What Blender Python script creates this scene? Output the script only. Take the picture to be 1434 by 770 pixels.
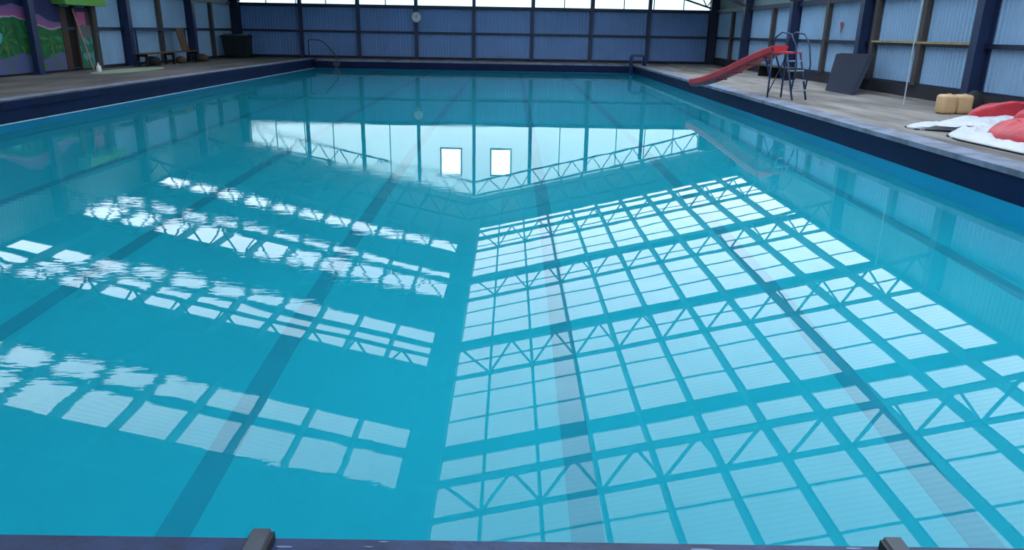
import bpy, bmesh, math, random
from mathutils import Vector, Matrix, noise

random.seed(7)
scene = bpy.context.scene
for o in list(bpy.data.objects):
    bpy.data.objects.remove(o)
COL = scene.collection
PI = math.pi

# ------------------------------------------------------------------ camera
F_PX, IMG_W, IMG_H = 1030.0, 1434.0, 770.0
PITCH, YAW, ROLL = math.radians(18.315), math.radians(-0.314), math.radians(1.0)
CAM_H = 1.8                                   # above the water, which is z = 0
cam_d = bpy.data.cameras.new('camera')
cam_d.sensor_width = 36.0
cam_d.lens = 36.0 * F_PX / IMG_W
cam_d.clip_end = 500
cam = bpy.data.objects.new('camera', cam_d)
COL.objects.link(cam)
Rz = Matrix.Rotation(YAW, 3, 'Z')
r0 = Rz @ Vector((1, 0, 0))
f0 = Rz @ Vector((0, math.cos(PITCH), -math.sin(PITCH)))
u0 = Rz @ Vector((0, math.sin(PITCH), math.cos(PITCH)))
right = math.cos(ROLL) * r0 + math.sin(ROLL) * u0
up = -math.sin(ROLL) * r0 + math.cos(ROLL) * u0
M = Matrix((right, up, -f0)).transposed().to_4x4()
M.translation = Vector((0, 0, CAM_H))
cam.matrix_world = M
scene.camera = cam

# ------------------------------------------------------------------ overcast sky, exposure
world = bpy.data.worlds.new('overcast_sky')
scene.world = world
world.use_nodes = True
wn = world.node_tree.nodes
bg = wn['Background']
bg.inputs['Color'].default_value = (0.80, 0.90, 1.0, 1)
bg.inputs['Strength'].default_value = 4.4
scene.view_settings.view_transform = 'Standard'
scene.view_settings.look = 'None'
scene.view_settings.gamma = 1.0
scene.view_settings.exposure = 0.0
scene.view_settings.use_curve_mapping = False
scene.cycles.max_bounces = 10
scene.cycles.transparent_max_bounces = 16
scene.cycles.use_denoising = True

# ------------------------------------------------------------------ materials
def lin(c):
    return tuple(((v / 255) / 12.92 if v / 255 <= 0.04045 else ((v / 255 + 0.055) / 1.055) ** 2.4) for v in c)

def mat(name, rgb, rough=0.6, var=0.12, scale=3.0, metal=0.0, bump=0.0, bscale=20.0, stretch=None, rgb2=None, spec=0.5):
    """principled material, colour broken up by noise in object space"""
    m = bpy.data.materials.new(name); m.use_nodes = True
    nt = m.node_tree; n = nt.nodes; b = n['Principled BSDF']
    b.inputs['Roughness'].default_value = rough
    b.inputs['Metallic'].default_value = metal
    b.inputs['Specular IOR Level'].default_value = spec
    c = lin(rgb)
    tc = n.new('ShaderNodeTexCoord'); mp = n.new('ShaderNodeMapping')
    geo = n.new('ShaderNodeNewGeometry')
    nt.links.new(geo.outputs['Position'], mp.inputs['Vector'])
    if stretch: mp.inputs['Scale'].default_value = stretch
    nz = n.new('ShaderNodeTexNoise'); nz.inputs['Scale'].default_value = scale; nz.inputs['Detail'].default_value = 6
    nt.links.new(mp.outputs['Vector'], nz.inputs['Vector'])
    cr = n.new('ShaderNodeValToRGB')
    c2 = lin(rgb2) if rgb2 else tuple(min(1, v * (1 + var)) for v in c)
    c1 = tuple(v * (1 - var) for v in c)
    cr.color_ramp.elements[0].position = 0.32; cr.color_ramp.elements[1].position = 0.68
    cr.color_ramp.elements[0].color = (*c1, 1); cr.color_ramp.elements[1].color = (*c2, 1)
    nt.links.new(nz.outputs['Fac'], cr.inputs['Fac'])
    nt.links.new(cr.outputs['Color'], b.inputs['Base Color'])
    if bump:
        nb = n.new('ShaderNodeTexNoise'); nb.inputs['Scale'].default_value = bscale; nb.inputs['Detail'].default_value = 5
        nt.links.new(mp.outputs['Vector'], nb.inputs['Vector'])
        bp = n.new('ShaderNodeBump'); bp.inputs['Strength'].default_value = bump; bp.inputs['Distance'].default_value = 0.02
        nt.links.new(nb.outputs['Fac'], bp.inputs['Height'])
        nt.links.new(bp.outputs['Normal'], b.inputs['Normal'])
    return m

def sheet_mat(name, tint, fac_diffuse, axis=None):
    """clear roofing sheet: mostly see-through, a little milky, fine corrugation lines"""
    m = bpy.data.materials.new(name); m.use_nodes = True
    nt = m.node_tree; n = nt.nodes; n.remove(n['Principled BSDF'])
    out = n['Material Output']
    tr = n.new('ShaderNodeBsdfTransparent'); tl = n.new('ShaderNodeBsdfTranslucent')
    geo = n.new('ShaderNodeNewGeometry')
    wv = n.new('ShaderNodeTexWave'); wv.wave_type = 'BANDS'; wv.bands_direction = axis or 'Y'
    wv.inputs['Scale'].default_value = 2.2; wv.inputs['Distortion'].default_value = 0.3; wv.inputs['Detail'].default_value = 1
    nt.links.new(geo.outputs['Position'], wv.inputs['Vector'])
    nz = n.new('ShaderNodeTexNoise'); nz.inputs['Scale'].default_value = 0.5; nz.inputs['Detail'].default_value = 4
    nt.links.new(geo.outputs['Position'], nz.inputs['Vector'])
    mul = n.new('ShaderNodeMath'); mul.operation = 'MULTIPLY'; mul.inputs[1].default_value = 0.35
    nt.links.new(wv.outputs['Fac'], mul.inputs[0])
    add = n.new('ShaderNodeMath'); add.operation = 'ADD'
    nt.links.new(mul.outputs[0], add.inputs[0]); nt.links.new(nz.outputs['Fac'], add.inputs[1])
    cr = n.new('ShaderNodeValToRGB')
    cr.color_ramp.elements[0].position = 0.3; cr.color_ramp.elements[1].position = 0.95
    cr.color_ramp.elements[0].color = (*[v * 0.93 for v in tint], 1); cr.color_ramp.elements[1].color = (*[min(1, v * 1.04) for v in tint], 1)
    nt.links.new(add.outputs[0], cr.inputs['Fac'])
    nt.links.new(cr.outputs['Color'], tr.inputs['Color'])
    tl.inputs['Color'].default_value = (*[v * 0.9 for v in tint], 1)
    mx = n.new('ShaderNodeMixShader'); mx.inputs['Fac'].default_value = fac_diffuse
    nt.links.new(tr.outputs[0], mx.inputs[1]); nt.links.new(tl.outputs[0], mx.inputs[2])
    nt.links.new(mx.outputs[0], out.inputs['Surface'])
    return m

def water_mat():
    m = bpy.data.materials.new('pool_water'); m.use_nodes = True
    nt = m.node_tree; n = nt.nodes; b = n['Principled BSDF']
    b.inputs['Base Color'].default_value = (0.72, 0.985, 1.0, 1)
    b.inputs['Roughness'].default_value = 0.0
    b.inputs['IOR'].default_value = 1.333
    b.inputs['Transmission Weight'].default_value = 1.0
    geo = n.new('ShaderNodeNewGeometry')
    def nz(scale, sx, sy, detail=2):
        mp = n.new('ShaderNodeMapping'); mp.inputs['Scale'].default_value = (sx, sy, 1)
        nt.links.new(geo.outputs['Position'], mp.inputs['Vector'])
        t = n.new('ShaderNodeTexNoise'); t.inputs['Scale'].default_value = scale; t.inputs['Detail'].default_value = detail
        nt.links.new(mp.outputs['Vector'], t.inputs['Vector'])
        return t.outputs['Fac']
    def math_(op, a, bb):
        t = n.new('ShaderNodeMath'); t.operation = op
        for k, v in enumerate((a, bb)):
            if isinstance(v, (int, float)): t.inputs[k].default_value = v
            else: nt.links.new(v, t.inputs[k])
        return t.outputs[0]
    swell = nz(0.9, 0.8, 1.0)                     # slow swell over the whole pool
    ripple = nz(6.0, 0.5, 1.6, 3)                 # fine ripples on the left, in drifting patches
    patch = n.new('ShaderNodeMapRange'); patch.inputs['From Min'].default_value = 0.42; patch.inputs['From Max'].default_value = 0.6
    nt.links.new(nz(0.45, 0.6, 1.6, 1), patch.inputs['Value'])
    sep = n.new('ShaderNodeSeparateXYZ'); nt.links.new(geo.outputs['Position'], sep.inputs[0])
    lx = n.new('ShaderNodeMapRange'); lx.inputs['From Min'].default_value = -0.2; lx.inputs['From Max'].default_value = -1.4
    nt.links.new(sep.outputs['X'], lx.inputs['Value'])
    patch_ = math_('MULTIPLY', patch.outputs[0], lx.outputs[0])
    hgt = math_('ADD', math_('MULTIPLY', swell, 0.0006), math_('MULTIPLY', math_('MULTIPLY', ripple, patch_), 0.0009))
    bp = n.new('ShaderNodeBump'); bp.inputs['Strength'].default_value = 1.0; bp.inputs['Distance'].default_value = 1.0
    nt.links.new(hgt, bp.inputs['Height'])
    nt.links.new(bp.outputs['Normal'], b.inputs['Normal'])
    return m

def vcol_mat(name, rough=0.7):
    m = bpy.data.materials.new(name); m.use_nodes = True
    n = m.node_tree.nodes; a = n.new('ShaderNodeVertexColor'); a.layer_name = 'paint'
    m.node_tree.links.new(a.outputs['Color'], n['Principled BSDF'].inputs['Base Color'])
    n['Principled BSDF'].inputs['Roughness'].default_value = rough
    return m

MT = dict(
    water=water_mat(),
    pool_floor=mat('pool_floor_paint', (1, 182, 202), 0.8, 0.05, 0.4),
    pool_wall=mat('pool_wall_paint', (8, 212, 255), 0.8, 0.06, 0.7),
    lane=mat('hazy_lane_paint', (5, 154, 177), 0.8, 0.06, 1.0),  # lightened toward the floor tone, water haze put into the colour
    navy=mat('navy_band_paint', (2, 21, 60), 0.6, 0.25, 2.0, bump=0.1, spec=0.2),
    waterline=mat('white_waterline', (205, 220, 225), 0.5, 0.1),
    coping=mat('worn_coping_concrete', (98, 105, 120), 0.85, 0.15, 3.0, bump=0.3, rgb2=(128, 138, 160)),
    coping_navy=mat('scuffed_navy_coping', (14, 32, 70), 0.5, 0.25, 9.0, bump=0.3, rgb2=(30, 52, 94)),
    scuff=mat('bare_scuff', (112, 128, 152), 0.9, 0.2, 20.0),
    deck=mat('deck_concrete', (100, 95, 92), 0.9, 0.25, 0.9, bump=0.25, stretch=(1.8, 0.45, 1), rgb2=(150, 143, 138)),
    deck_left=mat('dark_deck_concrete', (74, 72, 72), 0.9, 0.25, 0.9, bump=0.25, stretch=(1.6, 0.5, 1), rgb2=(104, 100, 96)),  # left apron in a darker concrete tone
    sheet_blue=mat('blue_grey_wall_sheet', (150, 186, 220), 0.45, 0.08, 0.7),
    sheet_far=mat('grey_blue_far_sheet', (114, 152, 206), 0.45, 0.08, 0.6),
    sheet_upper=mat('grey_green_upper_sheet', (120, 145, 152), 0.5, 0.1, 0.8),
    steel=mat('navy_painted_steel', (34, 50, 86), 0.45, 0.15, 3.0),
    rail=mat('dark_navy_rail', (22, 34, 64), 0.5, 0.15, 3.0),
    timber=mat('weathered_timber', (72, 68, 68), 0.8, 0.2, 5.0, stretch=(4, 4, 0.6)),
    timber_y=mat('yellowed_timber', (165, 145, 95), 0.8, 0.2, 5.0),
    plinth=mat('dark_concrete_plinth', (40, 42, 52), 0.9, 0.2, 2.0),
    roof=mat('roof_sheet_underside', (58, 66, 72), 0.6, 0.1, 0.6),
    truss=mat('grey_steel_truss', (48, 58, 70), 0.5, 0.1, 2.0),
    purlin=mat('roof_purlin', (46, 56, 62), 0.6, 0.12, 2.0),
    clear=sheet_mat('clear_roof_sheet', (0.85, 0.87, 0.885), 0.18, 'Y'),
    milky=sheet_mat('milky_gable_sheet', (0.56, 0.63, 0.63), 0.35, 'X'),
    dim=sheet_mat('dirty_wall_light_sheet', (0.40, 0.50, 0.52), 0.5, 'Y'),
    glass=sheet_mat('window_pane', (0.98, 0.99, 1.0), 0.02, 'X'),
    red=mat('faded_red_plastic', (188, 56, 64), 0.45, 0.12, 4.0),
    red_vinyl=mat('red_vinyl', (186, 34, 54), 0.4, 0.15, 5.0),
    white_vinyl=mat('white_vinyl', (190, 193, 200), 0.45, 0.06, 3.0),
    blue_steel=mat('blue_ladder_steel', (30, 52, 92), 0.4, 0.1, 4.0),
    pale_steel=mat('pale_steel', (150, 165, 185), 0.35, 0.1, 4.0),
    board=mat('slate_blue_board', (22, 33, 52), 0.8, 0.1, 1.5, spec=0.2),
    tan=mat('tan_plastic', (205, 170, 128), 0.55, 0.1, 4.0),
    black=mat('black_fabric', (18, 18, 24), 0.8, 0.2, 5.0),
    dark_green=mat('dark_green_plastic', (8, 28, 30), 0.5, 0.15, 3.0),
    lime=mat('lime_green_paint', (100, 160, 66), 0.6, 0.1, 2.0),
    brown=mat('brown_door_timber', (70, 46, 38), 0.7, 0.2, 4.0, stretch=(3, 3, 0.5)),
    dark=mat('dark_room', (16, 12, 14), 0.9, 0.2, 2.0),
    wood=mat('bench_timber', (92, 62, 44), 0.7, 0.2, 5.0),
    pale_red=mat('faded_red_pole', (190, 140, 135), 0.5, 0.1, 5.0),
    mat_green=mat('pale_green_matting', (142, 152, 130), 0.9, 0.1, 3.0),
    white=mat('white_plastic', (225, 228, 232), 0.5, 0.04, 4.0),
    rope=mat('pale_rope', (175, 190, 200), 0.9, 0.1, 10.0),
    iron=mat('dark_grey_iron', (58, 62, 72), 0.5, 0.15, 12.0),
    iron_edge=mat('blackened_iron', (14, 14, 18), 0.5, 0.15, 12.0),
    sign_red=mat('red_sign_paint', (160, 50, 80), 0.5, 0.06),
    paint=vcol_mat('mural_paint'),
)

# ------------------------------------------------------------------ mesh helpers
MESHES = {}
def link(name, me, m, parent=None, mw=None):
    o = bpy.data.objects.new(name, me)
    COL.objects.link(o)
    if parent is not None: o.parent = parent
    if mw is not None: o.matrix_local = mw
    return o

def cube_mesh(m):
    k = ('cube', m)
    if k not in MESHES:
        bm = bmesh.new(); bmesh.ops.create_cube(bm, size=1.0)
        me = bpy.data.meshes.new('block'); bm.to_mesh(me); bm.free()
        me.materials.append(MT[m]); MESHES[k] = me
    return MESHES[k]

def block(name, m, x0, x1, y0, y1, z0, z1, parent=None):
    mw = Matrix.Translation(((x0 + x1) / 2, (y0 + y1) / 2, (z0 + z1) / 2)) @ Matrix.Diagonal((abs(x1 - x0), abs(y1 - y0), abs(z1 - z0), 1))
    return link(name, cube_mesh(m), m, parent, mw)

def beam_matrix(p0, p1, w, h, upv=(0, 0, 1)):
    p0, p1 = Vector(p0), Vector(p1); d = p1 - p0; L = d.length; y = d / L
    x = y.cross(Vector(upv))
    if x.length < 1e-4: x = y.cross(Vector((1, 0, 0)))
    x.normalize(); z = x.cross(y)
    R = Matrix((x, y, z)).transposed().to_4x4()
    return Matrix.Translation((p0 + p1) / 2) @ R @ Matrix.Diagonal((w, L, h, 1))

def beam(name, m, p0, p1, w, h, parent=None, upv=(0, 0, 1)):
    return link(name, cube_mesh(m), m, parent, beam_matrix(p0, p1, w, h, upv))

class MB:
    """collects shapes into one mesh"""
    def __init__(s): s.bm = bmesh.new()
    def box(s, x0, x1, y0, y1, z0, z1):
        g = bmesh.ops.create_cube(s.bm, size=1.0)
        bmesh.ops.transform(s.bm, verts=g['verts'], matrix=Matrix.Translation(((x0 + x1) / 2, (y0 + y1) / 2, (z0 + z1) / 2)) @ Matrix.Diagonal((x1 - x0, y1 - y0, z1 - z0, 1)))
        return s
    def bar(s, p0, p1, w, h, upv=(0, 0, 1)):
        g = bmesh.ops.create_cube(s.bm, size=1.0)
        bmesh.ops.transform(s.bm, verts=g['verts'], matrix=beam_matrix(p0, p1, w, h, upv)); return s
    def prism(s, pts, d):
        """closed polygon pts (3D, planar) pushed along vector d"""
        d = Vector(d)
        a = [s.bm.verts.new(p) for p in pts]; b = [s.bm.verts.new(Vector(p) + d) for p in pts]
        s.bm.faces.new(a[::-1]); s.bm.faces.new(b)
        for i in range(len(a)):
            j = (i + 1) % len(a); s.bm.faces.new((a[i], a[j], b[j], b[i]))
        return s
    def tube(s, pts, r, n=10):
        pts = [Vector(p) for p in pts]; rs = r if isinstance(r, (list, tuple)) else [r] * len(pts)
        rings = []; prev = None
        for i, p in enumerate(pts):
            t = (pts[min(i + 1, len(pts) - 1)] - pts[max(i - 1, 0)]).normalized()
            if prev is None:
                x = t.cross(Vector((0, 0, 1)))
                if x.length < 1e-3: x = t.cross(Vector((1, 0, 0)))
            else: x = prev - t * prev.dot(t)
            x.normalize(); prev = x; y = t.cross(x)
            rings.append([s.bm.verts.new(p + rs[i] * (math.cos(2 * PI * k / n) * x + math.sin(2 * PI * k / n) * y)) for k in range(n)])
        for a, b in zip(rings, rings[1:]):
            for k in range(n): s.bm.faces.new((a[k], a[(k + 1) % n], b[(k + 1) % n], b[k]))
        s.bm.faces.new(rings[0][::-1]); s.bm.faces.new(rings[-1]); return s
    def lathe(s, prof, axis='Z', n=20, c=(0, 0, 0)):
        """prof: list of (radius, height)"""
        c = Vector(c); rings = []
        for r, z in prof:
            ring = []
            for k in range(n):
                a = 2 * PI * k / n; u, v = r * math.cos(a), r * math.sin(a)
                q = {'Z': (u, v, z), 'Y': (u, z, v), 'X': (z, u, v)}[axis]
                ring.append(s.bm.verts.new(c + Vector(q)))
            rings.append(ring)
        for a, b in zip(rings, rings[1:]):
            for k in range(n): s.bm.faces.new((a[k], a[(k + 1) % n], b[(k + 1) % n], b[k]))
        s.bm.faces.new(rings[0][::-1]); s.bm.faces.new(rings[-1]); return s
    def rounded_box(s, x0, x1, y0, y1, z0, z1, rad, seg=3):
        g = bmesh.ops.create_cube(s.bm, size=1.0); vs = g['verts']
        bmesh.ops.transform(s.bm, verts=vs, matrix=Matrix.Translation(((x0 + x1) / 2, (y0 + y1) / 2, (z0 + z1) / 2)) @ Matrix.Diagonal((x1 - x0, y1 - y0, z1 - z0, 1)))
        es = {e for v in vs for e in v.link_edges}
        bmesh.ops.bevel(s.bm, geom=list(es), offset=rad, segments=seg, affect='EDGES', profile=0.5); return s
    def build(s, name, m, parent=None, smooth=False, mw=None, norm=True):
        if norm: bmesh.ops.recalc_face_normals(s.bm, faces=s.bm.faces)
        me = bpy.data.meshes.new(name); s.bm.to_mesh(me); s.bm.free()
        for mm in (m if isinstance(m, (list, tuple)) else [m]): me.materials.append(MT[mm])
        if smooth: me.polygons.foreach_set('use_smooth', [True] * len(me.polygons))
        return link(name, me, m, parent, mw)

def tag(o, label=None, cat=None, group=None, kind=None):
    if label: o['label'] = label
    if cat: o['category'] = cat
    if group: o['group'] = group
    if kind: o['kind'] = kind
    return o
def struct(o, label=None):
    o['kind'] = 'structure'
    if label: o['label'] = label
    return o
def empty(name, loc, rz=0.0):
    o = bpy.data.objects.new(name, None); COL.objects.link(o)
    o.location = loc; o.rotation_euler = (0, 0, rz); o.empty_display_size = 0.1
    return o

# ------------------------------------------------------------------ the place: main measures (metres)
XL, XR = -14.1, 10.35            # side walls
YN, YF = -5.9, 39.3               # near and far walls
PX0, PX1, PY0, PY1 = -9.4, 5.86, 1.77, 36.5   # pool
ZD = 0.37                         # deck above the water
RX, RZ_, RS = -1.9, 6.85, 0.23    # ridge position, height, roof slope
BAY = 5.65
FRAMES = [39.0] + [YF - BAY * k for k in range(1, 8)]
BARS = [30.55 - BAY * k for k in range(0, 7)]
def roof_z(x): return RZ_ - RS * abs(x - RX)
DEPTH = 1.15

# deck: four concrete aprons round the pool, one floor
fl = MB()
fl.box(PX1 + .42, XR + .3, YN - .3, YF + .3, ZD - .5, ZD)
fl.box(PX0 - .42, PX1 + .42, YN - .3, PY0 - .42, ZD - .5, ZD).box(PX0 - .42, PX1 + .42, PY1 + .42, YF + .3, ZD - .5, ZD)
struct(fl.build('floor', 'deck'), 'stained grey concrete deck around the pool')
struct(MB().box(XL - .3, PX0 - .42, YN - .3, YF + .3, ZD - .5, ZD).build('floor_left', 'deck_left'), 'darker concrete deck left of the pool')

# pool basin
pf = struct(MB().box(PX0 - .3, PX1 + .3, PY0 - .3, PY1 + .3, -DEPTH - .3, -DEPTH).build('floor_pool', 'pool_floor'), 'aqua painted pool floor under the water')
for x in (-6.08, -3.78, -1.66, 0.43, 2.40, 4.55):
    l = MB().box(x - .085, x + .085, PY0 + .9, PY1 - .9, -DEPTH, -DEPTH + .004)
    if True:
        l.box(x - .4, x + .4, PY1 - 1.15, PY1 - .9, -DEPTH, -DEPTH + .0042)
    l.build('lane_line', 'lane', pf)
def pool_side(side, x0, x1, y0, y1, face):
    w = struct(MB().box(x0, x1, y0, y1, -DEPTH - .3, ZD - .06).build('wall_pool_' + side, 'pool_wall'), 'blue painted pool wall, %s side' % side)
    ax0, ax1, ay0, ay1 = face
    MB().box(ax0, ax1, ay0, ay1, -0.03, ZD - .06).build('navy_band', 'navy', w)
    return w
pool_side('right', PX1, PX1 + .42, PY0 - .42, PY1 + .42, (PX1 - .006, PX1 + .01, PY0, PY1))
wl = pool_side('left', PX0 - .42, PX0, PY0 - .42, PY1 + .42, (PX0 - .01, PX0 + .006, PY0, PY1))
pool_side('far', PX0, PX1, PY1, PY1 + .42, (PX0, PX1, PY1 - .006, PY1 + .01))
pool_side('near', PX0, PX1, PY0 - .42, PY0, (PX0, PX1, PY0 - .01, PY0 + .006))
ws = MB().box(PX0 + .004, PX0 + .012, PY0, PY1, -.02, .010).build('waterline_strip', 'waterline', wl)
# coping
struct(MB().box(PX1 - .03, PX1 + .42, PY0 - .42, PY1 + .42, ZD - .06, ZD + .012).build('trim_1', 'coping'), 'pale worn concrete coping along the right pool edge')
cl = struct(MB().box(PX0 - .42, PX0 - .1, PY0 - .42, PY1 + .42, ZD - .06, ZD + .05).build('trim_2', 'coping'), 'pale kerb along the left pool edge')
nose = MB().box(PX0 - .1, PX0 + .05, PY0 - .42, PY1 + .42, ZD - .1, ZD + .035).build('kerb_nosing', 'navy', cl)
struct(MB().box(PX0 + .05, PX1 - .03, PY1 - .02, PY1 + .42, ZD - .06, ZD + .012).build('trim_3', 'coping'), 'worn coping along the far pool edge')
cn = struct(MB().box(PX0 + .05, PX1 - .03, PY0 - .42, PY0 + .03, ZD - .06, ZD + .012).build('trim_4', 'coping_navy'), 'scuffed navy coping along the near pool edge')
for i in range(14):                          # chipped paint along the near edge
    x = random.uniform(-1.7, 1.7); y = random.uniform(PY0 - .05, PY0 + .022); s = random.uniform(.008, .03)
    pts = [(x + s * random.uniform(.6, 1.3) * math.cos(a) * 1.6, y + s * random.uniform(.3, .6) * math.sin(a) * .5, ZD + .012) for a in [k * PI / 4 for k in range(8)]]
    MB().prism(pts, (0, 0, .0012)).build('paint_chip', 'scuff', cn)

# water
bm = bmesh.new()
bm.faces.new([bm.verts.new(p) for p in ((PX0, PY0, 0), (PX1, PY0, 0), (PX1, PY1, 0), (PX0, PY1, 0))])
me = bpy.data.meshes.new('pool_water'); bm.to_mesh(me); bm.free(); me.materials.append(MT['water'])
tag(link('pool_water', me, None), 'still turquoise water filling the swimming pool', 'water', kind='stuff')

# ------------------------------------------------------------------ walls
def corrugated(length, height, pitch=0.15, depth=0.028):
    """trapezoid ribbed sheet in local XZ (rib depth towards +Y), thin solid"""
    n = max(2, int(length / pitch)); p = length / n
    prof = []
    for i in range(n):
        a = i * p
        prof += [(a, 0), (a + p * .5, 0), (a + p * .62, depth), (a + p * .88, depth)]
    prof.append((length, 0))
    bm = bmesh.new()
    f = [[bm.verts.new((x, y, z)) for x, y in prof] for z in (0, height)]
    b = [[bm.verts.new((x, y - .006, z)) for x, y in prof] for z in (0, height)]
    for i in range(len(prof) - 1):
        bm.faces.new((f[0][i], f[1][i], f[1][i + 1], f[0][i + 1]))
        bm.faces.new((b[0][i], b[0][i + 1], b[1][i + 1], b[1][i]))
    me = bpy.data.meshes.new('panel'); 
    bmesh.ops.recalc_face_normals(bm, faces=bm.faces); bm.to_mesh(me); bm.free()
    return me
SHEETS = {}
def sheet(parent, m, p, direction, length, height):
    """direction: 'E' wall facing -x, 'W' facing +x, 'S' facing -y, 'N' facing +y"""
    k = (round(length, 3), round(height, 3), m)
    if k not in SHEETS:
        me = corrugated(length, height); me.materials.append(MT[m]); SHEETS[k] = me
    rz = {'S': PI, 'N': 0, 'E': PI / 2, 'W': -PI / 2}[direction]
    return link('panel', SHEETS[k], m, parent, Matrix.Translation(p) @ Matrix.Rotation(rz, 4, 'Z'))

RAIL, GIRT, BASE = 2.9, 1.66, ZD + .02
# right wall
wr = struct(MB().box(XR - .12, XR + .2, YN, YF, ZD, ZD + .3).build('wall_right', 'plinth'), 'blue grey ribbed sheet wall on a dark plinth, right of the pool')
def side_wall(parent, X, facing, studs, z0, upper):
    s = 1 if facing == 'W' else -1              # towards the pool
    frames = [YF - .1] + FRAMES[1:] + [YN + .05]
    for a, b in zip(frames, frames[1:]):
        mid = (a + b) / 2; L = (a - b) / 2
        for y in (b, mid):
            py = y + L if facing == 'W' else y
            sheet(parent, 'sheet_blue', (X, py, z0), facing, round(L, 3), RAIL - z0)
        if upper == 'dim':
            block('light_pane', 'dim', X - .01, X + .01, b, a, RAIL + .08, roof_z(X) - .0, parent)
        else:
            sheet(parent, 'sheet_upper', (X, a if facing == 'W' else b, RAIL), facing, round(a - b, 3), roof_z(X) - RAIL)
        block('girt', 'rail', X + s * .03, X + s * .12, b, a, GIRT - .05, GIRT + .05, parent)
        block('top_rail', 'rail', X + s * .03, X + s * .16, b, a, RAIL - .08, RAIL + .08, parent)
        block('sill', 'rail', X + s * .02, X + s * .10, b, a, z0, z0 + .05, parent)
    for y in FRAMES[1:]:
        p = MB()
        p.box(min(X + s * .02, X + s * .34), max(X + s * .02, X + s * .34), y - .015, y + .015, ZD, roof_z(X) - .1)
        p.box(min(X + s * .33, X + s * .36), max(X + s * .33, X + s * .36), y - .13, y + .13, ZD, roof_z(X) - .1)
        p.box(min(X + s * .02, X + s * .05), max(X + s * .02, X + s * .05), y - .13, y + .13, ZD, roof_z(X) - .1)
        p.box(min(X + s * .02, X + s * .45), max(X + s * .02, X + s * .45), y - .2, y + .2, ZD, ZD + .025)
        p.build('post', 'steel', parent)
    for y in studs:
        block('stud', 'timber', min(X + s * .03, X + s * .17), max(X + s * .03, X + s * .17), y - .10, y + .10, z0, RAIL, parent)
side_wall(wr, XR, 'E', [19.3, 21.85, 25.25, 30.5, 36.1, 13.6, 8.2], ZD + .3, 'sheet')
block('girt', 'timber_y', XR - .17, XR - .13, 16.95, 21.85, GIRT + .02, GIRT + .07, wr)
# left wall
wlft = struct(MB().box(XL - .2, XL + .1, YN, 24.1, ZD, ZD + .06).box(XL - .2, XL + .1, 24.85, YF, ZD, ZD + .06).build('wall_left', 'plinth'), 'blue grey ribbed sheet wall left of the pool')
side_wall(wlft, XL, 'W', [30.9, 36.2, 19.4, 13.6], ZD + .05, 'sheet')
# far wall
wf = struct(MB().box(XL, XR, YF - .1, YF + .2, ZD, ZD + .08).build('wall_far', 'plinth'), 'shaded ribbed sheet wall at the far end of the pool under a clear gable')
posts = [XL + .12, -10.65, -7.75, -4.83, -1.92, 1.03, 4.0, 6.9, XR - .12]
for a, b in zip(posts, posts[1:]):
    sheet(wf, 'sheet_far', (b, YF, ZD + .05), 'S', round(b - a, 3), RAIL - ZD - .05)
    block('girt', 'rail', a, b, YF - .14, YF - .03, GIRT - .05, GIRT + .05, wf)
    block('top_rail', 'rail', a, b, YF - .18, YF - .03, RAIL - .1, RAIL + .06, wf)
    block('sill', 'rail', a, b, YF - .12, YF - .03, ZD + .05, ZD + .12, wf)
for x in posts[1:-1]:
    MB().box(x - .08, x + .08, YF - .24, YF - .22, ZD, roof_z(x) - .25).box(x - .01, x + .01, YF - .22, YF - .04, ZD, roof_z(x) - .25).box(x - .08, x + .08, YF - .06, YF - .04, ZD, roof_z(x) - .25).build('post', 'steel', wf)
for x in (XL + .25, XR - .25):
    MB().box(x - .2, x + .2, YF - .45, YF - .05, ZD, 4.0).build('post', 'rail', wf)
# near wall, behind the camera
wnr = struct(MB().box(XL, XR, YN - .2, YN + .1, ZD, ZD + .08).build('wall_near', 'plinth'), 'ribbed sheet wall behind the near deck')
for a, b in zip(posts, posts[1:]):
    sheet(wnr, 'sheet_far', (a, YN, ZD + .05), 'N', round(b - a, 3), RAIL - ZD)

# far gable: clear sheets between mullions, two open windows
def gable(parent, Y, windows, m):
    n = 16; step = (XR - XL - .5) / n; xs = [XL + .25 + step * i for i in range(n + 1)]
    cuts = sorted(set(xs + [v for w in windows for v in w[:2]] + [RX]))
    for a, b in zip(cuts, cuts[1:]):
        win = [w for w in windows if w[0] <= (a + b) / 2 <= w[1]]
        za, zb = roof_z(a) - .004, roof_z(b) - .004; z0 = RAIL + .06
        if win:
            w = win[0]
            block('pane', m, a, b, Y - .008, Y + .008, z0, w[2], parent)
            MB().prism([(a, Y - .008, w[3]), (b, Y - .008, w[3]), (b, Y - .008, zb), (a, Y - .008, za)], (0, .016, 0)).build('pane', m, parent)
        else:
            MB().prism([(a, Y - .008, z0), (b, Y - .008, z0), (b, Y - .008, zb), (a, Y - .008, za)], (0, .016, 0)).build('pane', m, parent)
    for x in xs:
        if any(w[0] < x < w[1] for w in windows): continue
        block('mullion', 'rail', x - .022, x + .022, Y - .05, Y - .01, RAIL + .06, roof_z(x) - .12, parent)
WINS = [(-3.68, -2.60, 4.16, 5.56), (-1.02, 0.04, 4.16, 5.58)]
gable(wf, YF, WINS, 'milky')
gable(wnr, YN, [], 'milky')
for i, (a, b, c, d) in enumerate(WINS):
    w = MB()
    for q in ((a - .04, a + .03, c - .04, d + .04), (b - .03, b + .04, c - .04, d + .04), (a, b, c - .04, c + .03), (a, b, d - .03, d + .04)):
        w.box(q[0], q[1], YF - .07, YF + .03, q[2], q[3])
    w = struct(w.build('window_%d' % (i + 1), 'rail'), 'clear window in the far gable')
    block('pane', 'glass', a + .03, b - .03, YF - .03, YF - .02, c + .03, d - .03, w)

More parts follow.
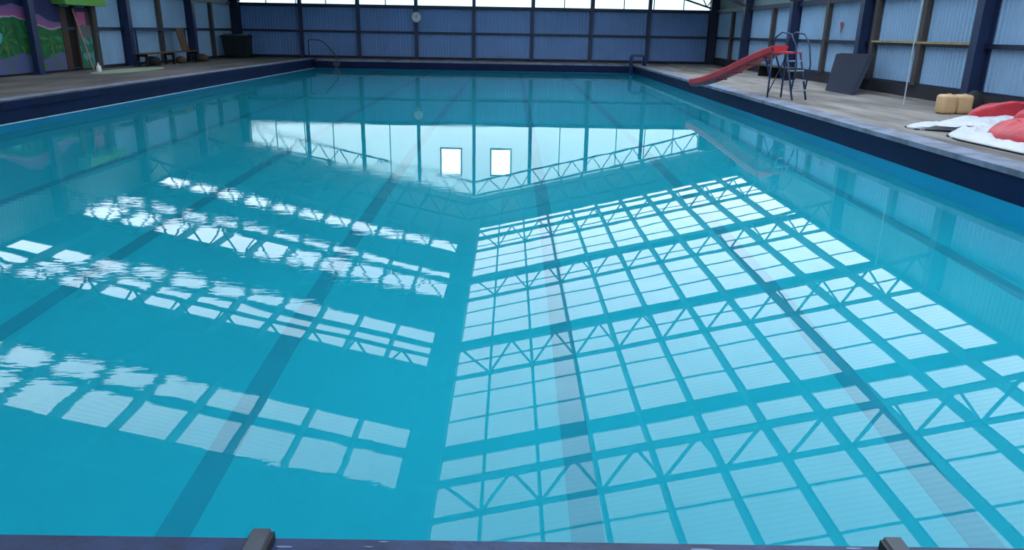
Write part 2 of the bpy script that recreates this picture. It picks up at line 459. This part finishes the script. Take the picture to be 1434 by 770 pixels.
# ------------------------------------------------------------------ roof
RIDGE_L, RIDGE_R = -2.13, -1.30
PUR_R = [RX + 1.48 + 1.06 * k for k in range(10)]
PUR_L = [RX - 1.30 - 1.06 * k for k in range(10)]
ROWS_R = []
top = 32.4
for b in BARS:
    ROWS_R.append((b + .28, top)); top = b - .28
ROWS_R.append((YN + .2, top))
ROWS_R = [r for r in ROWS_R if r[1] - r[0] > .2]
ROWS_L = []
for i, b in enumerate(BARS):
    if i == 0: ROWS_L += [(b - 1.75, b - .6)]
    elif i == 1: ROWS_L += [(b - 1.5, b + .1), (b + .63, b + 1.18)]
    else: ROWS_L += [(b - 1.22, b - .01), (b + .33, b + 1.12)]
T = 0.03
def slab(mb, x0, x1, y0, y1, t=T, dz=0.0):
    mb.prism([(x0, y0, roof_z(x0) + dz), (x1, y0, roof_z(x1) + dz), (x1, y1, roof_z(x1) + dz), (x0, y1, roof_z(x0) + dz)], (0, 0, t))
ro = MB()
slab(ro, RX, RIDGE_R, YN - .3, YF + .3); slab(ro, RIDGE_L, RX, YN - .3, YF + .3)
EAVE_R, EAVE_L = XR - .25, XL + .15
slab(ro, EAVE_R, XR + .5, YN - .3, YF + .3); slab(ro, XL - .5, EAVE_L, YN - .3, YF + .3)
slab(ro, RIDGE_R, EAVE_R, 32.4, YF + .3)
for b in BARS: slab(ro, RIDGE_R, EAVE_R, b - .28, b + .28)
y = YF + .3
for a, b in sorted(ROWS_L, reverse=True):
    slab(ro, EAVE_L, RIDGE_L, b, y); y = a
slab(ro, EAVE_L, RIDGE_L, YN - .3, y)
ceil = struct(ro.build('ceiling', 'roof'), 'pitched roof over the pool with clear sheets, mirrored in the water')
def panes(xs, rows):
    for x0, x1 in zip(xs, xs[1:]):
        for y0, y1 in rows:
            mb = MB(); a, b = min(x0, x1), max(x0, x1)
            slab(mb, a, b, y0, y1, .012, .006); mb.build('pane', 'clear', ceil)
panes([RIDGE_R] + PUR_R + [EAVE_R], ROWS_R)
panes([RIDGE_L] + PUR_L + [EAVE_L], ROWS_L)
for x in PUR_R + PUR_L + [RIDGE_R - .05, RIDGE_L + .05]:
    block('purlin', 'purlin', x - .028, x + .028, YN, YF - .05, roof_z(x) - .23, roof_z(x) - .012, ceil)
for b in BARS:
    for d in (-1.27, 1.27, 2.5):
        yb = b + d
        if not (YN < yb < 32.3): continue
        beam('batten', 'purlin', (RIDGE_R, yb, roof_z(RIDGE_R) - .02), (EAVE_R, yb, roof_z(EAVE_R) - .02), .035, .03, ceil)
# lattice trusses
TD = 0.76
for i, y in enumerate(FRAMES):
    tr = MB(); webs = []
    for sgn, pur, xe in ((1, PUR_R, XR - .1), (-1, PUR_L, XL + .1)):
        zt = lambda x: roof_z(x) - .20
        zb = lambda x: roof_z(x) - .20 - TD
        xk = xe - sgn * 2.1
        tr.bar((RX, y, zt(RX)), (xe, y, zt(xe)), .07, .09)
        tr.bar((RX, y, zb(RX)), (xk, y, zb(xk)), .07, .08)
        tr.bar((xk, y, zb(xk)), (xe, y, 2.95), .07, .08)
        tops = [RX + sgn * .1] + [(a + sgn * .0) for a in pur]
        for a, b in zip(tops, tops[1:] + [xe]):
            m_ = (a + b) / 2
            zm = zb(m_) if (xk - m_) * sgn > 0 else zb(xk) + (2.95 - zb(xk)) * abs(m_ - xk) / 2.1
            webs.append(((a, y, zt(a)), (m_, y, zm))); webs.append(((m_, y, zm), (b, y, zt(b))))
    if y < 8:
        for a, b in webs: tr.bar(a, b, .04, .04)
    t = tr.build('roof_truss', 'truss', ceil)
    if y >= 8:
        for a, b in webs: beam('web_bar', 'truss', a, b, .045, .045, t)

# ------------------------------------------------------------------ left wall: mural, doorway
def mural_color(u, v):
    """u metres along the wall (0 = nearest), v metres above the deck"""
    nz = lambda a, b, s, k=0: noise.noise(Vector((a * s, b * s, k)))
    hill = 1.36 + .16 * math.sin(u * 1.7 + .6) + .07 * nz(u, 0, 2.2, 3)
    pink_top = hill + .22 + .16 * math.sin(u * 1.15 + 2.2)
    if v > pink_top:
        c = Vector((20, 34, 96)) * (1 + .25 * nz(u, v, 2.5)); 
        if nz(u, v, 1.1, 9) > .28: c = Vector((44, 40, 110))
    elif v > hill + .04:
        t = (v - hill) / max(.05, pink_top - hill)
        c = Vector((196, 92, 150)).lerp(Vector((126, 100, 168)), min(1, t))
    elif v > hill: c = Vector((196, 190, 215))
    else:
        low = .46 + .18 * nz(u, 0, 1.0, 5)
        if v < low: c = Vector((84, 108, 168)).lerp(Vector((118, 112, 170)), .5 + .5 * nz(u, v, 2.0))
        else: c = Vector((16, 112, 62)) * (1 + .35 * nz(u, v, 4.0))
        for cu, cv in ((5.1, 1.02), (6.0, .95), (3.9, .9), (2.4, 1.0), (1.0, .95)):   # palm crowns
            dx, dy = u - cu, v - cv; r = math.hypot(dx, dy * 1.0)
            a = math.atan2(dy, dx)
            if r < .5 and math.sin(a * 8 + r * 5) > .35 and dy > -.36: c = Vector((46, 140, 58)) * (1 + .4 * nz(u, v, 8.0))
            if abs(dx + .04 * math.sin(dy * 6)) < .035 and -.85 < dy < 0: c = Vector((84, 140, 60))
        if math.hypot((u - 3.55) * .7, v - .98) < .17 + .04 * nz(u, v, 6): c = Vector((90, 205, 215))
        if math.hypot((u - 3.4) * .8, v - .42) < .13: c = Vector((150, 110, 100))
        if v < .75 and nz(u, v * .5, 7.0, 2) > .3: c = Vector((90, 140, 76))
    return lin([max(0, min(255, q * .84)) for q in c])
def painted_board(name, y0, y1, z0, z1, x, fn, parent=None, nu=90, nv=40, thick=.03):
    bm = bmesh.new(); lay = bm.verts.layers.float_color.new('paint')
    g = [[None] * (nv + 1) for _ in range(nu + 1)]
    for i in range(nu + 1):
        for j in range(nv + 1):
            v = bm.verts.new((x, y0 + (y1 - y0) * i / nu, z0 + (z1 - z0) * j / nv))
            v[lay] = (*fn((y1 - y0) * i / nu, (z1 - z0) * j / nv), 1); g[i][j] = v
    for i in range(nu):
        for j in range(nv): bm.faces.new((g[i][j], g[i + 1][j], g[i + 1][j + 1], g[i][j + 1]))
    res = bmesh.ops.extrude_face_region(bm, geom=list(bm.faces))
    bmesh.ops.translate(bm, verts=[v for v in res['geom'] if isinstance(v, bmesh.types.BMVert)], vec=(-thick, 0, 0))
    bmesh.ops.recalc_face_normals(bm, faces=bm.faces)
    me = bpy.data.meshes.new(name); bm.to_mesh(me); bm.free(); me.materials.append(MT['paint'])
    return link(name, me, None, parent)
tag(painted_board('wall_mural', 17.4, 24.05, ZD + .06, RAIL - .1, XL + .13, mural_color, nu=300, nv=120),
    'painted mural of green palms, pink ridge and blue sky on the left wall', 'mural')
def small_mural(u, v):
    if v > 1.75: c = (40, 36, 70)
    elif v > 1.35: c = (188, 92, 138) if abs(u - .3) < .25 else (70, 60, 66)
    elif v > .95: c = (104, 100, 104)
    else: c = (30, 112, 84) if noise.noise(Vector((u * 5, v * 4, 1))) < .15 else (80, 150, 150)
    return lin(c)
tag(painted_board('mural_board', 24.93, 25.72, ZD + .05, 2.3, XL + .13, small_mural, nu=60, nv=90),
    'narrow painted board with pink flower right of the dark doorway', 'mural')
d1 = MB()
d1.box(XL + .03, XL + .14, 24.07, 24.15, ZD, 2.35).box(XL + .03, XL + .14, 24.84, 24.92, ZD, 2.35)
d1 = struct(d1.build('door_1', 'brown'), 'brown framed dark doorway in the left wall')
MB().box(XL + .035, XL + .06, 24.15, 24.84, ZD, 2.3).build('dark_opening', 'dark', d1)  # flat near-black sheet painted as the unlit room behind the opening
block('door_board', 'brown', XL + .06, XL + .09, 24.17, 24.48, ZD + .03, 2.28, d1)
block('door_post', 'timber', XL + .03, XL + .24, 25.74, 25.98, ZD, RAIL, d1)
cb = MB().prism([(XL + .1, 23.75, 2.36), (XL + .5, 23.85, 2.36), (XL + .5, 23.8, 2.62), (XL + .1, 23.65, 2.72)], (0, 2.35, 0)).build('door_canopy', 'lime')
tag(cb, 'lime green canopy board over the dark doorway', 'canopy')
tag(MB().tube([(XL + .42, 25.0, ZD), (XL + .16, 24.75, 2.25)], .022).build('leaning_pole', 'pale_red'), 'thin faded pole leaning in the brown doorway', 'pole')

# ------------------------------------------------------------------ left side furniture
bn = tag(empty('bench', (XL + .78, 29.9, ZD)), 'long timber bench against the left wall', 'bench')
for k in range(3):
    MB().box(-.22 + .15 * k, -.09 + .15 * k, -2.3, 2.3, .42, .46).build('seat_plank', 'wood', bn)
for y in (-2.2, 0, 2.2):
    MB().box(-.2, -.13, y - .04, y + .04, 0, .42).box(.1, .17, y - .04, y + .04, 0, .42).box(-.2, .17, y - .04, y + .04, .34, .42).build('leg', 'iron_edge', bn)
fr = tag(empty('rail_frame', (XL + .48, 28.0, ZD)), 'dark steel upright frame at the near end of the timber bench', 'frame')
MB().box(-.03, .03, -.03, .03, 0, 1.3).build('upright', 'blue_steel', fr)
MB().box(-.03, .03, .03, 4.2, 1.24, 1.3).build('top_bar', 'blue_steel', fr)
MB().box(-.03, .03, 4.2, 4.26, 0, 1.3).build('upright', 'blue_steel', fr)
tag(MB().prism([(XL + .72, 31.2, ZD + .465), (XL + .72, 31.85, ZD + .465), (XL + .53, 31.85, ZD + 1.32), (XL + .53, 31.2, ZD + 1.32)], (.04, 0, .015)).build('plywood_board', 'wood'), 'brown board standing on the timber bench', 'board')
bag = MB(); bag.lathe([(.05, 0), (.24, .02), (.28, .12), (.24, .26), (.14, .33), (.05, .34)], c=(XL + .82, 28.35, ZD), n=14)
tag(bag.build('kit_bag', 'black', smooth=True), 'dark bag under the near end of the timber bench', 'bag')
bag = MB(); bag.lathe([(.05, 0), (.2, .02), (.22, .1), (.18, .2), (.08, .26), (.03, .27)], c=(XL + .8, 30.8, ZD), n=14)
tag(bag.build('towel_bundle', 'wood', smooth=True), 'brown bundle under the middle of the timber bench', 'bundle')
bag = MB(); bag.lathe([(.05, 0), (.26, .02), (.3, .12), (.22, .25), (.1, .3), (.03, .31)], c=(XL + .86, 32.75, ZD), n=14)
tag(bag.build('kit_bag', 'brown', smooth=True), 'reddish brown bag beyond the far end of the timber bench', 'bag')

wb = tag(empty('wheelie_bin', (-13.2, 37.1, ZD)), 'dark green bin in the far left corner', 'bin')
MB().prism([(-.5, -.42, .08), (.5, -.42, .08), (.58, -.5, .95), (-.58, -.5, .95)], (0, .9, 0)).build('body', 'dark_green', wb)
MB().prism([(-.62, -.54, .95), (-.62, .46, .95), (-.62, .46, 1.02), (-.62, 0, 1.1), (-.62, -.54, 1.02)], (1.24, 0, 0)).build('lid', 'dark_green', wb)
for s in (-1, 1):
    MB().lathe([(.02, -.03), (.1, -.03), (.1, .03), (.02, .03)], 'X', 16, (s * .52, .34, .1)).build('wheel', 'iron_edge', wb)
MB().tube([(-.5, .5, .9), (-.5, .58, .9), (.5, .58, .9), (.5, .5, .9)], .018).build('handle', 'iron_edge', wb)

gm = MB()
pts = []
for k in range(24):
    a = 2 * PI * k / 24; pts.append((-12.55 + .62 * math.cos(a), 25.1 + 2.1 * math.sin(a) * (1 + .05 * math.sin(3 * a)), ZD + .001))
gm.prism(pts, (0, 0, .015))
tag(gm.build('floor_mat', 'mat_green'), 'pale green oval mat on the deck before the left wall', 'mat')
bt = tag(empty('bottle', (-12.95, 23.95, ZD)), 'small white bottle standing by the dark doorway', 'bottle')
MB().lathe([(.02, 0), (.07, .005), (.075, .03), (.075, .17), (.03, .22), (.028, .25)], n=14).build('body', 'white', bt, True)
MB().lathe([(.03, .25), (.034, .255), (.034, .29), (.02, .295)], n=12).build('cap', 'pale_steel', bt, True)

# ------------------------------------------------------------------ far end
hr = tag(empty('handrail', (-9.7, 36.75, ZD)), 'curved grey step handrail at the far left pool corner', 'handrail')
pts = [(0, 0, 0), (0, 0, .8)]
pts += [(.1 * (1 - math.cos(a)), 0, .8 + .1 * math.sin(a)) for a in (PI / 6, PI / 3, PI / 2)]
pts += [(.45, 0, .9), (.62, 0, .86), (.78, 0, .76), (.95, -.05, .6), (1.12, -.1, .42), (1.3, -.15, .2), (1.42, -.2, .0)]
MB().tube(pts, .028).build('tube', 'iron', hr, True)
for q in ((0, 0), (1.42, -.2)):
    MB().lathe([(.02, 0), (.07, 0), (.07, .015), (.035, .025)], n=14, c=(q[0], q[1], 0)).build('flange', 'iron', hr, True)
MB().tube([(.0, 0, .45), (.0, 0, .46)], .034).build('collar', 'pale_steel', hr)

pl = tag(empty('pool_ladder', (PX1, 35.5, ZD)), 'dark steel pool ladder hooped over the far right pool edge', 'ladder')
for dy in (-.26, .26):
    pts = [(.3, dy, .012), (.3, dy, .36), (.28, dy, .43), (.22, dy, .47), (-.22, dy, .47), (-.29, dy, .43), (-.31, dy, .36), (-.31, dy, -1.2)]
    MB().tube(pts, .045).build('rail', 'blue_steel', pl, True)
for z in (-.6, -.9, -1.15):
    MB().box(-.36, -.26, -.25, .25, z - .02, z + .02).build('tread', 'pale_steel', pl)

sk = tag(empty('wall_fitting', (-8.35, PY1 - .01, 0.02)), 'small pale fitting on the far pool wall near the left corner', 'fitting')
MB().box(-.16, .16, -.05, .0, .10, .26).build('cover', 'iron', sk)
MB().box(-.07, .07, -.045, .0, -.12, .10).build('spout', 'iron', sk)

ck = tag(empty('wall_clock', (-4.80, YF - .25, 2.40)), 'round white clock on a far wall post', 'clock')
MB().lathe([(.02, .0), (.25, .0), (.26, -.02), (.26, -.05), (.235, -.055)], 'Y', 28).build('rim', 'pale_steel', ck, True)
MB().lathe([(.01, -.056), (.23, -.056), (.23, -.06), (.01, -.06)], 'Y', 28).build('face', 'white', ck)
MB().bar((0, -.066, -.02), (.06, -.066, .12), .02, .008, (0, 1, 0)).build('hour_hand', 'black', ck)
MB().bar((0, -.07, -.02), (-.14, -.07, .1), .014, .008, (0, 1, 0)).build('minute_hand', 'black', ck)

# ------------------------------------------------------------------ right side: slide
SA = math.atan2(20.95 - 18.55, 5.05 - 6.45)
sl = tag(empty('pool_slide', (6.45, 18.45, ZD), SA - PI / 2), 'red pool slide with steel ladder leaning over the right pool edge', 'slide')
# local +Y runs down the chute
L_ = 2.75
def chute_z(t):                              # t 0 top .. 1 tip, above deck
    s = t * t * (3 - 2 * t)
    return 1.06 + (0.12 - 1.06) * (0.55 * t + 0.45 * s) - .05 * math.sin(PI * t)
bm = bmesh.new(); N = 26; rows = []
prof = [(-.23, .15), (-.25, .16), (-.26, .14), (-.24, .02), (-.18, -.03), (0, -.045), (.18, -.03), (.24, .02), (.26, .14), (.25, .16), (.23, .15), (.215, .04), (.16, -.002), (0, -.012), (-.16, -.002), (-.215, .04)]
for i in range(N + 1):
    t = i / N
    rows.append([bm.verts.new((x, L_ * t, chute_z(t) + z)) for x, z in prof])
for a, b in zip(rows, rows[1:]):
    for k in range(len(prof)): bm.faces.new((a[k], a[(k + 1) % len(prof)], b[(k + 1) % len(prof)], b[k]))
for r_ in (rows[0], rows[-1]):
    for k in range(7): bm.faces.new((r_[k + 0], r_[k + 1], r_[(14 - k) % 16 if k else 15], r_[15 - k if k else 0])) if False else None
bmesh.ops.contextual_create(bm, geom=rows[0]); bmesh.ops.contextual_create(bm, geom=rows[-1])
bmesh.ops.recalc_face_normals(bm, faces=bm.faces)
me = bpy.data.meshes.new('chute'); bm.to_mesh(me); bm.free(); me.materials.append(MT['red'])
ch = link('chute', me, None, sl)
for t in (.12, .3, .48, .66):
    z = chute_z(t)
    MB().box(-.2, .2, L_ * t - .015, L_ * t + .015, z - .06, z - .03).build('rib', 'red', ch)
MB().box(-.27, .27, -.42, .04, 1.04, 1.08).build('platform', 'red', sl)
for x in (-.24, .24):
    MB().tube([(x, .02, 0), (x, .02, 1.05)], .022).build('leg', 'blue_steel', sl, True)
    MB().tube([(x, -.72, 0), (x, -.4, 1.05)], .024).build('ladder_rail', 'blue_steel', sl, True)
    MB().tube([(x, -.66, .2), (x, -.72, .8), (x, -.62, 1.25), (x, -.45, 1.48), (x, -.2, 1.52), (x, -.02, 1.4), (x, .05, 1.08)], .02).build('handrail', 'blue_steel', sl, True)
for k in range(4):
    z = .22 + .22 * k; yy = -.72 + .32 * z / 1.05
    MB().box(-.24, .24, yy - .05, yy + .05, z - .012, z + .012).build('step', 'pale_steel', sl)
MB().bar((-.24, .02, .1), (.24, .02, .95), .02, .02).build('brace', 'blue_steel', sl)
z6 = chute_z(.55)
MB().bar((-.2, L_ * .1, .95), (-.2, .02, .45), .03, .03).bar((.2, L_ * .1, .95), (.2, .02, .45), .03, .03).build('strut', 'blue_steel', sl)

# leaning board
lb = MB()
pts = [(8.80, 21.2, ZD + .005), (8.88, 19.75, ZD + .005), (9.78, 21.0, ZD + .98), (9.72, 23.0, ZD + .95)]
lb.prism(pts, (.13, -.05, .03))
tag(lb.build('leaning_board', 'board'), 'slate blue slab leaning against a steel post of the right wall', 'board')

# low dark bench at the right wall, seen past the slide
lw = tag(empty('low_bench', (9.45, 27.2, ZD)), 'low dark bench against the right wall behind the red slide', 'bench')
for k in range(3):
    MB().box(-.22 + .15 * k, -.09 + .15 * k, -1.5, 1.5, .38, .42).build('seat_plank', 'timber', lw)
for y in (-1.35, 0, 1.35):
    MB().box(-.2, .19, y - .03, y + .03, 0, .38).build('leg', 'iron_edge', lw)
MB().box(.12, .16, -1.5, 1.5, .05, .34).build('back_panel', 'brown', lw)

# tan containers
for k, (x, y, lab) in enumerate(((8.74, 15.1, 'tan rounded plastic container, left of the pair by the right wall'), (9.075, 15.13, 'tan rounded plastic container, right of the pair, beside the black bag'))):
    t = tag(empty('plastic_container', (x, y, ZD)), lab, 'container', 'tan containers by the right wall')
    MB().rounded_box(-.16, .16, -.15, .15, .0, .38, .07, 4).build('body', 'tan', t, True)
    for q in (-.08, -.027, .027, .08):
        MB().rounded_box(q - .01, q + .01, -.157, -.14, .08, .3, .004, 1).build('rib', 'tan', t)
    MB().lathe([(.02, .375), (.04, .378), (.04, .392), (.03, .395)], n=14, c=(.05, .03, 0)).build('cap', 'tan', t, True)
bg_ = tag(empty('black_bag', (9.55, 15.55, ZD)), 'black bag with pale strap slumped at the foot of the steel post', 'bag')
b = MB(); b.lathe([(.05, 0), (.2, .01), (.23, .1), (.2, .26), (.13, .38), (.05, .43), (.01, .44)], n=16)
o = b.build('body', 'black', bg_, True); o.scale = (.9, 1.0, 1)
MB().tube([(-.18, -.12, .3), (-.22, -.18, .2), (-.16, -.24, .08), (-.02, -.3, .015)], .014).build('strap', 'rope', bg_, True)

# deflated inflatable
def mound(outline, base, hf, rings=16, seg=72, jitter=.02):
    """cloth heap: outline polygon in XY resampled, height from hf(x, y, s) with s 0 centre .. 1 rim"""
    n = len(outline); per = []
    cx_ = sum(p[0] for p in outline) / n; cy_ = sum(p[1] for p in outline) / n
    for k in range(seg):
        f = k * n / seg; i = int(f); t = f - i
        p = [Vector(outline[(i + d) % n]) for d in (-1, 0, 1, 2)]
        per.append(0.5 * ((2 * p[1]) + (-p[0] + p[2]) * t + (2 * p[0] - 5 * p[1] + 4 * p[2] - p[3]) * t * t + (-p[0] + 3 * p[1] - 3 * p[2] + p[3]) * t ** 3))
    bm = bmesh.new(); c = Vector((cx_, cy_)); R = []
    for r in range(1, rings + 1):
        s = r / rings; ring = []
        for q in per:
            xy = c + (q - c) * s
            ring.append(bm.verts.new((xy.x, xy.y, base + hf(xy.x, xy.y, s))))
        R.append(ring)
    top_ = bm.verts.new((c.x, c.y, base + hf(c.x, c.y, 0)))
    bot = [bm.verts.new((v.co.x, v.co.y, base)) for v in R[-1]]
    for k in range(seg):
        j = (k + 1) % seg
        bm.faces.new((top_, R[0][k], R[0][j]))
        for a, b in zip(R, R[1:]): bm.faces.new((a[k], b[k], b[j], a[j]))
        bm.faces.new((R[-1][k], bot[k], bot[j], R[-1][j]))
    bm.faces.new(bot[::-1])
    mb = MB(); mb.bm.free(); mb.bm = bm
    return mb
def wr_(x, y, s, amp, k):
    v = noise.noise(Vector((x * 3.1, y * 2.2, k))); w = abs(noise.noise(Vector((x * 6.0 + y * 1.5, y * 4.5, k + 5))))
    return amp * (v + .7 * (1 - 2 * w))
infl = tag(empty('deflated_inflatable', (8.3, 11.8, ZD)), 'heap of deflated red and white vinyl inflatable on the right deck', 'inflatable')
def rel(pts): return [(x - 8.3, y - 11.8) for x, y in pts]
o1 = rel([(6.70, 12.6), (6.70, 12.25), (7.18, 12.02), (6.78, 11.5), (6.66, 11.0), (6.70, 10.3), (6.75, 9.6), (7.0, 9.0), (8.2, 8.8), (9.2, 9.3), (9.6, 10.8), (9.55, 12.4), (9.2, 13.3), (8.5, 13.4), (7.7, 13.05), (7.1, 12.8)])
mound(o1, .0, lambda x, y, s: max(.03, .07 * (1 - s ** 6) + .03 + .05 * (1 - s ** 8) * wr_(x, y, s, 1.3, 1) + .03 * (1 - s ** 10) * (1 - abs(math.sin(4.2 * x + 2.6 * y + 3 * noise.noise(Vector((x * 1.3, y * 1.3, 2))))))), 44, 180).build('white_skirt', 'white_vinyl', infl, True)
MB().prism([(x * 1.012 - .01, y * 1.01, .001) for x, y in o1], (0, 0, .02)).build('shadow_rim', 'black', infl)  # black sheet beneath, its edge painted in as the heap's shadow line
o2 = rel([(6.98, 12.5), (7.35, 12.3), (8.0, 12.2), (8.7, 12.2), (9.2, 12.5), (9.3, 13.0), (8.7, 13.3), (8.0, 13.05), (7.4, 12.8)])
mound(o2, .03, lambda x, y, s: max(.01, .12 * math.sqrt(max(0, 1 - s * s)) + (wr_(x, y, s, .05, 4) + .03 * (1 - abs(math.sin(5 * x - 4 * y)))) * (1 - s ** 6)), 30, 130).build('white_fold', 'white_vinyl', infl, True)
o3 = rel([(7.02, 10.95), (6.93, 10.55), (6.93, 10.1), (7.1, 9.6), (7.9, 9.4), (8.9, 9.6), (9.3, 10.4), (9.0, 11.2), (8.0, 11.4), (7.3, 11.25)])
mound(o3, .08, lambda x, y, s: max(.01, .30 * math.sqrt(max(0, 1 - s * s)) + (wr_(x, y, s, .06, 8) + .03 * abs(math.sin(11 * x + 2 * y))) * (1 - s ** 6)), 36, 150).build('red_tube', 'red_vinyl', infl, True)
o4 = rel([(8.5, 14.0), (8.55, 13.7), (9.0, 13.4), (9.5, 13.2), (9.8, 12.6), (9.75, 11.9), (9.5, 12.0), (9.3, 12.5), (9.2, 12.9), (9.5, 13.7), (9.3, 14.2), (8.8, 14.25)])
mound(o4, .02, lambda x, y, s: max(.01, .36 * math.sqrt(max(0, 1 - s * s)) + wr_(x, y, s, .05, 12) * (1 - s ** 6)), 16, 80).build('red_fold', 'red_vinyl', infl, True)
o5 = rel([(8.4, 12.5), (8.6, 12.2), (9.0, 12.1), (9.4, 12.2), (9.5, 12.6), (9.2, 12.9), (8.7, 12.8)])
mound(o5, .12, lambda x, y, s: max(.01, .30 * math.sqrt(max(0, 1 - s * s)) + wr_(x, y, s, .04, 15) * (1 - s ** 6)), 12, 60).build('red_fold', 'red_vinyl', infl, True)

# hanging rope, wall sign
tag(MB().tube([(8.85, 16.95, ZD), (8.84, 16.96, 1.5), (8.86, 16.93, 3.0), (8.85, 16.9, roof_z(8.85) - .9)], .014, 8).build('hanging_rope', 'rope'), 'pale rope hanging from the roof to the right deck', 'rope')
sg = MB()
sg.prism([(XR - .06, 24.25 + a, 2.12 + b) for a, b in ((.1, 0), (.04, 0), (.03, -.18), (-.03, -.18), (-.04, 0), (-.1, 0), (-.1, .13), (.1, .13))], (-.01, 0, 0))
tag(sg.build('wall_sign', 'sign_red'), 'small red sign on the right wall above the leaning board', 'sign')

# near coping brackets
for x, s, lab in ((-.705, -1, 'dark iron bracket on the near coping, left of the two'), (1.135, 1, 'dark iron bracket on the near coping, right of the two')):
    t = tag(empty('coping_bracket', (x, PY0 + .01, ZD + .012)), lab, 'bracket', 'iron brackets on the near pool edge')
    MB().prism([(-.036, 0, 0), (-.036, .012, .018), (-.024, .02, .034), (.024, .02, .034), (.036, .012, .018), (.036, 0, 0)], (0, -.2, 0)).build('channel', 'iron', t)
    MB().box(-.06, .06, -.19, -.09, 0, .006).build('foot_plate', 'iron_edge', t)
    MB().box(-s * .036 - .004, -s * .036 + .004, -.2, .012, 0, .03).build('side_flange', 'iron_edge', t)
